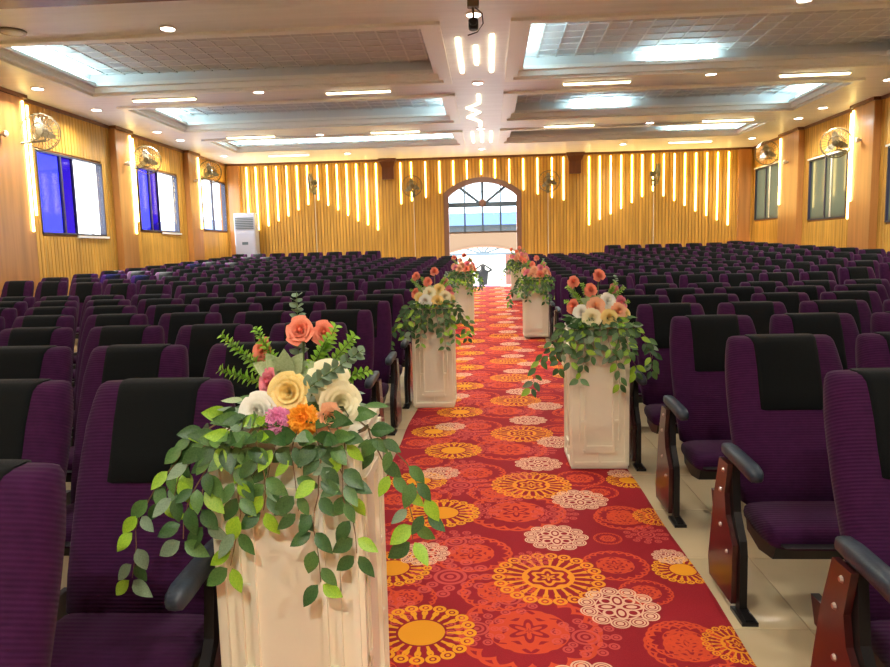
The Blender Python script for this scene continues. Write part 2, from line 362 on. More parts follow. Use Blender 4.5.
# side walls
def slat_strip(mb, horiz, c0, c1, zf, d0, d1, pitch=.1, gap=.018):
    n = max(1, int(round((c1-c0)/pitch))); p = (c1-c0)/n
    for i in range(n):
        a, b = c0+i*p+gap/2, c0+(i+1)*p-gap/2
        for z0, z1 in zf((a+b)/2):
            if horiz: mb.box(a, b, d0, d1, z0, z1)
            else: mb.box(d0, d1, a, b, z0, z1)
WINL = [(12.0, 14.1, 1.91, 3.37), (15.58, 17.58, 2.07, 3.50), (19.12, 20.88, 2.19, 3.62)]
WINR = [(12.15, 14.12, 1.78, 3.21), (15.64, 17.42, 1.96, 3.36), (19.12, 20.8, 2.11, 3.54)]
PILL = [(10.6, 11.62), (14.48, 15.14), (18.05, 18.72)]
PILR = [(10.7, 11.62), (14.40, 15.24), (17.72, 18.82)]
win_n = 1
for side, X, wins, pils, sg in (('left', XL, WINL, PILL, 1), ('right', XR, WINR, PILR, -1)):
    wm = MB(); xo, xi = X-sg*.09, X
    edges = [YF]+[e for w_ in wins for e in w_[:2]]+[YB+.25]
    for i in range(0, len(edges), 2): wm.box(min(xo, xi), max(xo, xi), edges[i], edges[i+1], -.2, ZC)
    for y0, y1, z0, z1 in wins:
        wm.box(min(xo, xi), max(xo, xi), y0, y1, -.2, z0); wm.box(min(xo, xi), max(xo, xi), y0, y1, z1, ZC)
    wall = struct(wm.build('wall_'+side, M['wood_back']))
    sl = MB()
    def zf(c, wins=wins):
        for y0, y1, z0, z1 in wins:
            if y0-.03 < c < y1+.03: return [(fz(c), z0-.04), (z1+.04, ZC)]
        return [(fz(c), ZC)]
    cuts = [6.0]+[e for p in pils for e in p]+[YB]
    for i in range(0, len(cuts), 2): slat_strip(sl, False, cuts[i], cuts[i+1], zf, min(X, X+sg*.022), max(X, X+sg*.022))
    tag(sl.build('slat_cladding', M['wood'], wall), kind='stuff')
    for y0, y1 in pils:
        struct(MB().bbox(min(X, X+sg*.16), max(X, X+sg*.16), y0, y1, fz(y0)-.02, ZC-.06, .01).build('trim_%d' % (1 if sg > 0 else 2), M['pilaster']))
    cr = MB()
    for i in range(0, len(cuts), 2): cr.box(min(X, X+sg*.06), max(X, X+sg*.06), cuts[i], cuts[i+1], ZC-.06, ZC)
    for y0, y1 in pils: cr.box(min(X, X+sg*.2), max(X, X+sg*.2), y0-.03, y1+.03, ZC-.06, ZC)
    cr.build('cornice', M['darkwood'], wall)
    for wi, (y0, y1, z0, z1) in enumerate(wins):
        fr = MB(); xa, xb = X-sg*.09, X+sg*.03; x0, x1 = min(xa, xb), max(xa, xb); t_ = .032
        fr.box(x0, x1, y0, y1, z0, z0+t_); fr.box(x0, x1, y0, y1, z1-t_, z1); fr.box(x0, x1, y0, y0+t_, z0, z1); fr.box(x0, x1, y1-t_, y1, z0, z1)
        wo = struct(fr.build('window_%d' % win_n, M['frame'] if sg < 0 or 1 else M['mould'])); win_n += 1
        L = y1-y0; xm = X+sg*.0
        def bar(c, wd=.045, mt='frame'): MB().box(xm-.025, xm+.025, y0+L*c-wd/2, y0+L*c+wd/2, z0+t_, z1-t_).build('mullion', M[mt], wo)
        def pane(a, b_, mt, dx=0): MB().box(xm+dx-.004, xm+dx+.004, y0+L*a, y0+L*b_, z0+t_, z1-t_).build('window_pane', M[mt], wo)
        if sg > 0:
            a, b_ = ((.34, .52), (.28, .48), (.04, .42))[wi]
            if wi < 2:
                pane(.02, a, 'blue_glass'); pane(a, b_, 'violet_glass'); pane(b_, .98, 'clear'); bar(a, .05); bar(b_, .03); bar(.78, .03, 'mould')
                MB().box(X+.03, X+.05, y0+L*.5, y1+.06, z0-.05, z0-.005).build('window_sill', M['mould'], wo)
            else: pane(.02, .42, 'clear'); pane(.42, .98, 'clear'); bar(.44, .07)
        else:
            pane(.02, .55, 'grey_glass'); pane(.55, .98, 'grey_glass', .02); bar(.55, .05); bar(.40, .03, 'cord') if wi else None
            MB().box(X-.06, X-.02, y0-.03, y1+.03, z1, z1+.035).build('curtain_rail', M['mould'], wo)

# back wall with arched opening
DX0, DX1, ZS, ZA = -1.19, .91, 3.08, 3.49; DCX = (DX0+DX1)/2; hw = (DX1-DX0)/2
def arch_z(x, dz=0, k=1.0):
    R = (hw*hw+(ZA-ZS)**2)/(2*(ZA-ZS)); return ZA-R+math.sqrt(max(0, R*R-(x-DCX)**2))+dz
bw = MB(); bw.box(XL-.2, DX0, YB, YB+.25, -.2, ZC); bw.box(DX1, XR+.2, YB, YB+.25, -.2, ZC)
N = 20; xsN = [DX0+(DX1-DX0)*i/N for i in range(N+1)]
bw.rings([[(x, YB, arch_z(x)), (x, YB, ZC), (x, YB+.25, ZC), (x, YB+.25, arch_z(x))] for x in xsN])
wall_b = struct(bw.build('wall_back', M['wood_back']))
sl = MB()
def zfb(c): return [(arch_z(c)+.08, ZC-.05)] if DX0-.1 < c < DX1+.1 else [(fz(YB), ZC-.05)]
slat_strip(sl, True, XL+.02, XR-.02, zfb, YB-.022, YB, .095)
tag(sl.build('slat_cladding', M['wood'], wall_b), kind='stuff')
MB().box(XL, XR, YB-.05, YB, ZC-.06, ZC).build('cornice', M['darkwood'], wall_b)
for x0, x1 in ((XL+.1, XL+.45), (XR-.45, XR-.1)): struct(MB().bbox(x0, x1, YB-.09, YB-.0225, fz(YB), ZC-.061, .01).build('trim_3', M['pilaster']))
struct(MB().box(XL-.2, XR+.2, YF-.2, YF, -.2, ZC).build('wall_front', M['white']))
# arch frame and glazing
af = MB(); pts = [(DX0, fz(YB))]+[(x, arch_z(x)) for x in xsN]+[(DX1, fz(YB))]
def offs(p, d):
    x, z = p
    if z < ZS-.01: return (x+(-d if x < DCX else d), z)
    s_ = (x-DCX)/hw; return (x+d*s_, z+d*math.sqrt(max(0, 1-.45*s_*s_)))
af.rings([[(*offs(p, .09)[:1], YB-.06, offs(p, .09)[1]), (*offs(p, -.05)[:1], YB-.06, offs(p, -.05)[1]), (*offs(p, -.05)[:1], YB+.2, offs(p, -.05)[1]), (*offs(p, .09)[:1], YB+.2, offs(p, .09)[1])] for p in pts])
door = struct(af.build('door_1', M['arch']))
ZT, ZL = 2.78, 1.985
gb = MB(); yg = YB+.08
MB().box(DX0+.05, DX1-.05, yg-.05, yg+.05, ZT-.05, ZT+.085).build('transom_bar', M['steel'], door)
MB().box(DX0+.05, DX1-.05, yg-.05, yg+.05, ZL-.03, ZL+.02).build('bottom_rail', M['beige'], door)
for ang in (38, 90, 142):
    a = math.radians(ang); d = Vector((math.cos(a), 0, math.sin(a))); L = .25
    while DCX+d.x*L > DX0+.05 and DCX+d.x*L < DX1-.05 and ZT+d.z*L < arch_z(DCX+d.x*L)-.03: L += .01
    MB().tube([Vector((DCX, yg, ZT)), Vector((DCX, yg, ZT))+d*L], .045, 6).build('fan_bar', M['steel'], door)
MB().lathe((DCX, yg-.06, ZT+.06), [(.10, 0), (.11, .03), (.06, .06)], 16, axis='Y').build('hub', M['arch'], door)
for x in (DCX-.53, DCX, DCX+.53):
    MB().box(x-.024, x+.024, yg-.02, yg+.02, ZL, ZT-.05).build('mullion', M['steel'], door)
    if x != DCX: MB().box(x-.02, x+.02, yg-.02, yg+.02, ZT+.05, arch_z(x)).build('mullion', M['steel'], door)
MB().box(DX0+.3, DX1-.3, yg-.012, yg+.012, 3.16, 3.18).build('glazing_bar', M['steel'], door)
xe = [DX0, DCX-.53, DCX, DCX+.53, DX1]
for i in range(4):
    MB().box(xe[i]+.02, xe[i+1]-.02, yg-.003, yg+.003, ZL+.02, ZT-.05).build('glass_pane', M['door_glass'], door)
    q = [xe[i]+.02+(xe[i+1]-xe[i]-.04)*k/6 for k in range(7)]
    MB().rings([[(x, yg-.003, ZT+.05), (x, yg+.003, ZT+.05), (x, yg+.003, arch_z(x)-.03), (x, yg-.003, arch_z(x)-.03)] for x in q]).build('glass_pane', M['door_glass'], door)

# ------------------------------------------------------------------ outside the doorway
ZG = -.75
struct(MB().box(-40, 40, YB+.3, 120, ZG-.2, ZG).build('ground', M['out']))
FY = 33.0
fac = thing('entrance_porch', 'beige parapet over a shallow arched fanlight beyond the hall doorway', 'porch', (0, FY, ZG))
fx = DCX*FY/YB-.02; hwf = 1.62; zb0, zb1, zh = 1.66, 2.32, 1.30
pr = MB(); q = [fx-hwf+2*hwf*i/16 for i in range(17)]
azf = lambda x: zb0-.27+.27*(1-((x-fx)/hwf)**2)
pr.rings([[(x, -.1, azf(x)-ZG), (x, -.1, zb1-ZG), (x, .1, zb1-ZG), (x, .1, azf(x)-ZG)] for x in q])
pr.box(fx-9, fx-hwf, -.1, .1, 0, zb1-ZG); pr.box(fx+hwf, fx+9, -.1, .1, 0, zb1-ZG)
pr.build('parapet_wall', M['beige'], fac)
ab = MB(); ab.rings([[(x, -.14, azf(x)-ZG-.06), (x, -.14, azf(x)-ZG+.02), (x, -.09, azf(x)-ZG+.02), (x, -.09, azf(x)-ZG-.06)] for x in q]); ab.build('arch_trim', M['arch'], fac)
MB().box(fx-hwf, fx+hwf, -.05, .05, zh-ZG-.07, zh-ZG+.05).build('header_bar', M['steel'], fac)
for ang in (18, 48, 90, 132, 162):
    a = math.radians(ang); L = min(1.45, .30/max(.2, math.sin(a)))
    MB().tube([(fx, 0, zh-ZG), (fx+math.cos(a)*L, 0, zh-ZG+math.sin(a)*L)], .045, 5).build('fan_bar', M['steel'], fac)
MB().box(fx+1.05, fx+1.6, -.08, -.03, 0, zh-ZG-.04).build('door_leaf', M['outwood'], fac)
tag(MB().bbox(-20, 20, 45, 45.2, ZG, 2.0, .02).build('white_backdrop_wall', M['white']), 'added white backdrop wall brightening the view through the doorway', 'wall')  # added backdrop that fills the doorway view with bright white
bl = thing('far_building', 'long grey building with a blue roof seen through the arched window', 'building', (0, 62, ZG))
MB().box(-30, 30, 0, 6, 0, 3.75-ZG).build('wall', M['fargrey'], bl)
MB().prism_yz([(-.6, 3.7-ZG), (6, 3.7-ZG), (6, 5.0-ZG), (3, 4.95-ZG)], -31, 31).build('roof', M['roof'], bl)

def person(loc):
    me = bpy.data.meshes.new('person')
    V = [(0, 0, .92), (0, .01, 1.12), (0, 0, 1.34), (0, 0, 1.47), (0, -.02, 1.60), (0, -.02, 1.69),
         (.10, 0, .86), (.11, -.02, .48), (.12, .01, .08), (.12, -.12, .04), (-.10, 0, .86), (-.11, -.02, .48), (-.12, .01, .08), (-.12, -.12, .04),
         (.19, 0, 1.37), (.36, -.10, 1.42), (.12, -.27, 1.60), (.06, -.30, 1.64), (-.19, 0, 1.37), (-.36, -.10, 1.42), (-.12, -.27, 1.60), (-.06, -.30, 1.64)]
    Ed = [(0, 1), (1, 2), (2, 3), (3, 4), (4, 5), (0, 6), (6, 7), (7, 8), (8, 9), (0, 10), (10, 11), (11, 12), (12, 13), (2, 14), (14, 15), (15, 16), (16, 17), (2, 18), (18, 19), (19, 20), (20, 21)]
    rad = [.23, .21, .21, .07, .12, .09, .095, .065, .045, .04, .095, .065, .045, .04, .07, .05, .035, .04, .07, .05, .035, .04]
    me.from_pydata(V, Ed, []); me.materials.append(mat('dark_clothes', (.003, .004, .005), .8))
    o = put('person', me, None, loc)
    sk = o.modifiers.new('skin', 'SKIN'); sk.use_smooth_shade = True
    for i, r in enumerate(rad): me.skin_vertices[0].data[i].radius = (r, r*.8)
    me.skin_vertices[0].data[0].use_root = True
    s2 = o.modifiers.new('sub', 'SUBSURF'); s2.levels = 2; s2.render_levels = 2
    ph = MB().bbox(-.08, .08, -.35, -.335, 1.58, 1.67, .004).build('phone', M['pan'], o)
    return tag(o, 'person in dark clothes raising both arms to take a photo outside the doorway', 'person')
pp = ony(483, 272, 28.0); person((pp.x, 28.0, ZG))

# ------------------------------------------------------------------ lights of the hall
ORD = ['first', 'second', 'third', 'fourth', 'fifth', 'sixth', 'seventh', 'eighth', 'ninth', 'tenth', 'eleventh', 'twelfth', 'thirteenth', 'fourteenth']
def lamp(parent, loc, energy, size, col=(1, .95, .87)):
    l = bpy.data.lights.new('lamp', 'AREA'); l.shape = 'DISK'; l.size = size; l.energy = energy; l.color = col; l.spread = 2.6
    o = bpy.data.objects.new('lamp', l); C.objects.link(o); o.parent = parent; o.location = loc; return o
dl_ring = MB().lathe((0, 0, 0), [(.105, 0), (.105, -.012), (.085, -.018), (.080, -.006)], 20).mesh('trim_ring', M['mould'], 40)
dl_disc = MB().lathe((0, 0, 0), [(.080, -.006), (.078, -.010), (.05, -.013), (.002, -.014)], 20).mesh('lens', M['bulb'], 60)
spots = [(CX+dx, y) for y in (8.62, 12.0, 16.35, 19.5) for dx in (-3.7, 0, 3.78)] + [(s*7.05+CX, y) for s in (-1, 1) for y in (8.4, 11.2, 12.9, 15.3, 16.45, 19.2)] + [(CX+dx, y) for y in (-2.2, 1.4, 5.0) for dx in (-7, -3.7, 0, 3.78, 7)]
POS = {-7: 'bright window edge', -4: 'middle of the bright window side', 0: 'ceiling spine', 4: 'middle of the grey window side', 7: 'grey window edge'}
spots.sort(key=lambda p: -p[1]); cnt = {}
for x, y in spots:
    ps = POS[min(POS, key=lambda k: abs(k-x+CX))]; cnt[ps] = cnt.get(ps, -1)+1
    t_ = thing('downlight', '%s round ceiling downlight from the back wall along the %s' % (ORD[cnt[ps]], ps), 'downlight', (x, y, ZC-.0005), 'recessed ceiling downlights')
    put('trim_ring', dl_ring, t_); put('lens', dl_disc, t_)
    lamp(t_, (0, 0, -.03), 28 if y > 8 else 15 if y > 0 else 62, .15)  # unseen rows nearer the stage are added; the last is boosted for frontal light
for y, rows in ((12.22, (-2.6, 1.42, -6.0, 4.95)), (16.25, (-2.5, 1.42, -5.85, 4.9)), (19.35, (-5.85, 4.95))):
    for x in rows:
        t_ = thing('batten_light', 'light batten on the %s ceiling beam from the back wall, %s, %s window side' % ('third' if y < 13 else 'second' if y < 17 else 'first', 'by spine' if abs(x+.5) < 3 else 'by wall', 'bright' if x < 0 else 'grey'), 'light', (CX+x+.56, y, ZC), 'linear battens on the ceiling beams')
        MB().bbox(-.57, .57, -.045, .045, -.028, 0, .006).build('housing', M['mould'], t_)
        MB().bbox(-.55, .55, -.035, .035, -.05, -.0285, .006).build('diffuser', M['ledc'], t_)
def ceil_strip(pts, label, group):
    mb = MB()
    for (xa, ya), (xb, yb) in zip(pts[:-1], pts[1:]):
        a, b_ = Vector((xa, ya, 0)), Vector((xb, yb, 0)); d = (b_-a).normalized(); n = Vector((-d.y, d.x, 0))*.025
        mb.rings([[a-n+Vector((0, 0, ZC)), a+n+Vector((0, 0, ZC)), a+n+Vector((0, 0, ZC-.02)), a-n+Vector((0, 0, ZC-.02))], [b_-n+Vector((0, 0, ZC)), b_+n+Vector((0, 0, ZC)), b_+n+Vector((0, 0, ZC-.02)), b_-n+Vector((0, 0, ZC-.02))]])
    tag(mb.build('ceiling_light_strip', M['ledc']), label, 'light', group)
ceil_strip([(-.35, 9.5), (-.35, 11.28)], 'long straight light strip at the side of the ceiling spine, before the zigzag light', 'long spine strips')
ceil_strip([(.10, 9.42), (.10, 11.29)], 'long straight light strip at the side of the ceiling spine, before the zigzag light', 'long spine strips')
ceil_strip([(-.12, 9.87), (-.12, 10.84)], 'short light strip between the two long strips on the ceiling spine', None)
ceil_strip([(-.12, 12.84), (-.12, 13.6), (-.36, 14.0), (-.12, 14.46), (-.37, 14.93), (-.12, 15.43), (-.12, 16.1)], 'zigzag heartbeat shaped light strip along the ceiling spine', None)
for x in (-.32, -.10, .12): ceil_strip([(x, 16.75), (x, 18.3)], 'light strip in the trio on the ceiling spine nearest the arched window', 'spine strips by the arch')

# wall LED strips
def led(x, y, z0, z1, axis, label, group, wd=.030):
    mb = MB()
    if axis == 'y': mb.bbox(x-wd/2, x+wd/2, y-.03, y-.0005, z0, z1, .004)
    else: mb.bbox(min(x, x+axis*.03), max(x, x+axis*.03), y-wd/2, y+wd/2, z0, z1, .004)
    tag(mb.build('wall_light_strip', M['led']), label, 'light', group)
ZTOP = 4.08
def row(xs_, bots, label, group, ty, rev=False):
    for k_, (x, b_) in enumerate(zip(xs_, bots)):
        p = ony(x, b_, YB-.022); t_ = ony(x, ty, YB); led(p.x, YB-.0225, p.z, ZTOP, 'y', label % ORD[len(xs_)-1-k_ if rev else k_], group)
row([249+9.93*i for i in range(14)], [216, 230, 226, 221, 216, 210, 204.6, 200, 205.5, 210, 215.5, 221, 225, 230], '%s glowing light strip from the air conditioner corner on the slatted back wall', 'back wall strips beside the air conditioner', 168)
row([401.5, 412, 426, 440, 453.5, 467, 481.2, 495, 509.4, 523.5, 537.6, 552, 563.5], [204, 201, 197.5, 193, 185, 179, 174.5, 178, 183, 190, 194, 197.5, 200], '%s glowing light strip over the doorway, counted from the bracket on the bright window side', 'back wall strips over the doorway', 160)
row([589, 599.6, 610.5, 621, 631.7, 642, 652.7, 663.3, 674, 684.4, 695.2, 706, 716.6, 727.4], [225, 219.5, 214, 208.5, 202.5, 196.5, 191, 196, 200.6, 205.5, 211, 215.5, 220, 225], '%s glowing light strip from the grey window corner on the slatted back wall', 'back wall strips beside the grey windows', 155, True)
for y, z in ((11.58, 1.93), (15.10, 1.98), (18.68, 2.2)): led(XL+.161, y-.04, z, ZTOP, 1, 'light strip on the edge of the %s brown pilaster from the back wall, bright window side' % ('first' if y > 17 else 'second' if y > 13 else 'third'), 'strips on the daylight side pilasters')
for y, z in ((11.86, 2.22), (15.44, 2.26), (18.97, 2.3)): led(XL+.0225, y, z, ZTOP, 1, 'light strip on the slats beside the %s bright window from the back wall' % ('first' if y > 17 else 'second' if y > 13 else 'third'), 'strips beside the bright windows')
for y, z in ((15.20, 2.26), (18.78, 2.42)): led(XR-.161, y-.04, z, ZTOP, -1, 'light strip on the edge of the %s brown pilaster from the back wall, grey window side' % ('first' if y > 17 else 'second'), 'strips on the grey window side pilasters')
for y, z in ((15.52, 1.91), (19.02, 2.13)): led(XR-.0225, y, z, ZTOP, -1, 'light strip on the slats beside the %s grey window from the back wall' % ('first' if y > 17 else 'second'), 'strips beside the grey windows')

# brackets, fans, air conditioner, ceiling devices
for a, b_, lab in ((380, 396, 'the bright windows'), (567, 582, 'the grey windows')):
    x0, x1 = ony(a, 160, YB).x, ony(b_, 160, YB).x; xc = (x0+x1)/2
    t_ = thing('wall_bracket', 'flared brown wooden bracket under the ceiling on the side of '+lab, 'bracket', (xc, YB-.0225, 3.60))
    MB().rings([[(-.17, 0, 0), (.17, 0, 0), (.17, -.12, 0), (-.17, -.12, 0)], [(-.17, 0, .34), (.17, 0, .34), (.17, -.13, .34), (-.17, -.13, .34)], [(-.24, 0, .50), (.24, 0, .50), (.24, -.22, .50), (-.24, -.22, .50)]]).build('body', M['darkwood'], t_)
    MB().box(-.26, .26, -.24, 0, .50, .585).build('cap', M['darkwood'], t_)

def fan_parts():
    cg = MB(); R = .30
    for r, y in ((R, 0), (R*.97, -.05), (R*.97, .05), (.14, -.075), (.15, .075)):
        cg.tube([(r*math.cos(2*PI*i/28), y, r*math.sin(2*PI*i/28)) for i in range(29)], .007, 4)
    for i in range(26):
        a = 2*PI*i/26; c, s_ = math.cos(a), math.sin(a)
        cg.tube([(.05*c, -.085, .05*s_), (.17*c, -.07, .17*s_), (R*c, 0, R*s_), (.17*c, .07, .17*s_), (.05*c, .08, .05*s_)], .0036, 3)
    bd = MB(); n = 7; R_ = []
    for i in range(n):
        t_ = i/(n-1); r = .045+.19*t_; wd = .03+.085*math.sin(PI*min(1, .25+t_*.7)); tw = .5-.25*t_
        R_.append([(r*math.cos(u), -tw*.05*k*1.6, r*math.sin(u)) for k, u in ((-1, -wd/r*.5), (0, 0), (1, wd/r*.6))])
    bd.rings([[p for p in q]+[(p[0], p[1]+.003, p[2]) for p in reversed(q)] for q in R_])
    mo = MB().lathe((0, 0, 0), [(.03, .09), (.055, .085), (.06, .06), (.045, .03)], 16, axis='Y').lathe((0, .0, 0), [(.045, -.02), (.075, -.06), (.075, -.15), (.05, -.19)], 16, axis='Y')
    return cg.mesh('cage', M['fan']), bd.mesh('blade', M['blade'], 60), mo.mesh('motor', M['fan'], 50)
FANP = fan_parts()
def fan(p, wall, yaw, label, group, tilt=.12, cord=0):
    """p: head centre, wall: point on the wall where the arm is fixed"""
    t_ = thing('wall_fan', label, 'fan', wall, group)
    h = Vector(p)-Vector(wall)
    hd = put('cage', FANP[0], t_, h, (tilt, 0, yaw))
    for k in range(3): put('blade', FANP[1], hd, None, (0, 2*PI*k/3+.4, 0))
    put('motor', FANP[2], hd)
    Rm = Matrix.Rotation(yaw, 3, 'Z'); bk = h+Rm @ Vector((0, .17, 0)); 
    MB().tube([bk, bk+Vector((0, 0, -.12)), Vector((0, 0, -.17))+h*.25, Vector((0, 0, -.17))], .018, 6).build('arm', M['fan'], t_)
    n = Vector((0, 0, 0)); ax = wall[0] > 7 or wall[0] < -7
    sx = 1 if wall[0] < 0 else -1
    if ax: MB().bbox(min(0, sx*.03), max(0, sx*.03), -.06, .06, -.26, -.08, .01).build('wall_plate', M['fan'], t_)
    else: MB().bbox(-.05, .05, -.03, 0, -.28, -.06, .01).build('wall_plate', M['fan'], t_)
    if cord: MB().box(-.008, .008, -.02, 0, fz(YB)+.3-wall[2], -.26).build('cord', M['cord'], t_)
for (px, py, y), lab in (((41, 132, 12.02), 'above the blue glass window nearest the stage'), ((147, 160, 15.85), 'over the middle bright window'), ((210, 172, 19.4), 'over the bright window next to the air conditioner')):
    p = onx(px, py, XL+.42); fan(p, (XL+.0225, p.y-.25, p.z-.05), .25, 'round wire cage wall fan '+lab, 'wall fans over the bright windows')
for (px, py), lab in (((767, 153), 'over the grey window in the far corner'), ((836, 143), 'over the grey window between two pilasters')):
    p = onx(px, py, XR-.42); fan(p, (XR-.0225, p.y-.25, p.z-.05), -.6, 'round wire cage wall fan '+lab, 'wall fans over the grey windows')
for px, py, yw, lab in ((311, 183, -1.3, 'turned sideways on the back wall nearer the air conditioner'), (412, 186, .2, 'beside the arched doorway on the air conditioner side'), (549, 181, -.1, 'beside the arched doorway on the grey window side'), (657, 174, 1.4, 'turned sideways on the back wall nearer the grey windows')):
    p = ony(px, py, YB-.42); fan(p, (p.x, YB-.0225, p.z-.02), yw, 'round wire cage wall fan '+lab, 'wall fans on the back wall', cord=1)

za = fz(19.75)+.17; ac = thing('air_conditioner', 'tall white floor standing air conditioner in the back corner', 'air conditioner', (-7.10, 20.5, za))
MB().bbox(-.31, .31, -.18, .18, 0, 2.2, .02).build('body', M['acw'], ac)
lv = MB()
for i in range(7): lv.box(-.27, .27, -.20, -.17, 1.74+i*.05, 1.765+i*.05)
lv.build('louvre', M['steel'], ac)
MB().bbox(-.27, .27, -.195, -.181, .25, 1.62, .005).build('front_panel', M['acw'], ac)
MB().bbox(-.09, .09, -.202, -.196, 1.28, 1.36, .002).build('display', M['steel'], ac)

hp = Vector((-.11, 7.5, 3.69)); hg = thing('hanging_camera', 'small black camera hanging on a bronze pole from the ceiling', 'camera', (hp.x, hp.y, ZC))
MB().tube([(0, 0, 0), (0, 0, -.40)], .014, 8).build('pole', M['fan'], hg)
MB().bbox(-.06, .06, -.05, .05, -.30, -.20, .01).build('clamp', M['fan'], hg)
cb = MB().bbox(-.05, .05, -.06, .06, -.52, -.41, .02); cb.lathe((0, -.06, -.46), [(.04, 0), (.038, .03), (.02, .035)], 14, axis='Y'); cb.build('body', M['pan'], hg, 40)
MB().tube([(.02, 0, -.30), (.09, 0, -.36), (.10, 0, -.46), (.04, 0, -.54), (-.06, 0, -.57)], .006, 5).build('cable', M['pan'], hg)
sp = onz(12, 31, ZC); sk_ = thing('ceiling_speaker', 'round bronze ceiling speaker grille beside the coffer corner', 'speaker', (sp.x, sp.y, ZC))
MB().lathe((0, 0, 0), [(.16, 0), (.155, -.02), (.125, -.022)], 24).build('rim', M['fan'], sk_, 40)
MB().lathe((0, 0, -.0235), [(.12, .003), (.115, -.002), (.06, -.006), (.003, -.007)], 20).build('grille', M['blade'], sk_, 40)
for k in range(2):
    for (X, sg, ys_) in ((XL, 1, (10.95, 14.8, 18.35)), (XR, -1, (14.85, 18.3))):
        for y in ys_ if k == 0 else ():
            t_ = thing('wall_speaker', 'small round sensor on the %s pilaster from the back wall, %s window side' % ('first' if y > 17 else 'second' if y > 13 else 'third', 'bright' if X < 0 else 'grey'), 'sensor', (X+sg*.161, y, 3.45), 'sensors on the pilasters')
            MB().tube([(0, 0, 0), (sg*.05, 0, 0)], [.03, .025], 10).build('stem', M['cord'], t_); MB().tube([(sg*.052, 0, 0), (sg*.07, 0, 0), (sg*.10, 0, 0), (sg*.115, 0, 0)], [.03, .055, .05, .02], 12).build('head', M['cord'], t_, 50)

# ------------------------------------------------------------------ auditorium chairs
PROF = [(z, y, a*1.03, b) for z, y, a, b in [(.335, -.300, .200, .030), (.352, -.292, .226, .050), (.45, -.255, .234, .058), (.58, -.205, .238, .058), (.70, -.160, .242, .052), (.80, -.120, .240, .054), (.88, -.088, .235, .060), (.95, -.058, .224, .060), (.985, -.044, .216, .056), (1.001, -.038, .208, .044), (1.008, -.036, .196, .022)]]
def sect(z, y, a, b_, n=20, e=.34):
    out = []
    for i in range(n):
        t_ = 2*PI*i/n; c, s_ = math.cos(t_), math.sin(t_)
        out.append((a*math.copysign(abs(c)**e, c), y+b_*math.copysign(abs(s_)**.75, s_), z))
    return out
def prof(z):
    for p, q in zip(PROF[:-1], PROF[1:]):
        if z <= q[0]: k = (z-p[0])/(q[0]-p[0]); return [p[i]+(q[i]-p[i])*k for i in range(4)]
    return list(PROF[-1])
def chair_meshes(sg, low=False):
    n = 12 if low else 22
    back = MB().rings([sect(*p, n=n) for p in PROF])
    hz = [.715, .722, .80, .88, .95, .985, 1.001, 1.008]; R = []
    for z in hz:
        _, y, a, b_ = prof(z); R.append(sect(z+(.004 if z > .99 else 0), y, .142, b_+(.007 if z > .72 else 0), n=n, e=.12))
    head = MB().rings(R)
    seat = MB(); ss = []
    for y, z, h, a in ((-.625, .305, .018, .215), (-.62, .310, .034, .234), (-.59, .315, .044, .244), (-.53, .318, .048, .248), (-.45, .318, .048, .246), (-.33, .320, .044, .236), (-.30, .322, .03, .21)):
        ring = []
        for i in range(n):
            t_ = 2*PI*i/n; c, s_ = math.cos(t_), math.sin(t_)
            ring.append((a*math.copysign(abs(c)**.4, c), y, z+h*math.copysign(abs(s_)**.6, s_)))
        ss.append(ring)
    seat.rings(ss)
    pan = MB().prism_yz([(-.59, .285), (-.555, .215), (-.42, .195), (-.29, .225), (-.27, .29), (-.33, .305), (-.67, .305)], -.205, .205)
    pan.prism_yz([(-.235, .36), (-.215, .36), (-.09, .72), (-.03, .90), (-.05, .90), (-.13, .70)], -.19, .19)
    xa = -sg*.278
    arm = MB(); ar = []
    for y, z, a, h in ((-.695, .578, .016, .012), (-.68, .580, .025, .024), (-.64, .586, .028, .028), (-.56, .592, .028, .026), (-.43, .598, .028, .025), (-.37, .598, .024, .022), (-.36, .598, .016, .012)):
        ar.append([(xa+a*math.copysign(abs(math.cos(2*PI*i/12))**.5, math.cos(2*PI*i/12)), y, z+h*math.copysign(abs(math.sin(2*PI*i/12))**.6, math.sin(2*PI*i/12))) for i in range(12)])
    arm.rings(ar)
    leg = MB().prism_yz([(-.68, 0), (-.58, 0), (-.57, .03), (-.555, .22), (-.47, .33), (-.43, .56), (-.47, .575), (-.50, .575), (-.53, .38), (-.60, .29), (-.61, .24), (-.615, .03), (-.68, .02)], xa-.014, xa+.014)
    leg.v = [(p[0], p[1]+.03, p[2]) for p in leg.v]; leg.prism_yz([(-.56, .30), (-.25, .30), (-.22, .38), (-.50, .38)], xa-.012, xa+.012)
    leg.box(xa-.03, xa+.03, -.66, -.53, 0, .014)
    panel = MB().prism_yz([(-.555, .035), (-.29, .03), (-.27, .10), (-.33, .40), (-.385, .566), (-.485, .566), (-.455, .44), (-.475, .36), (-.56, .27)], xa-sg*.036, xa-sg*.016)
    bolts = MB().tube([(0, 0, 0), (-sg*.007, 0, 0)], [.011, .007], 8)
    return dict(backrest=(back, 'purple', 60), headrest_panel=(head, 'black', 60), seat_cushion=(seat, 'purple', 60), seat_pan=(pan, 'pan', 0), armrest=(arm, 'arm', 60), leg=(leg, 'iron', 0), end_panel=(panel, 'maroon', 0), bolt=(bolts, 'bolt', 0))
CH = {}
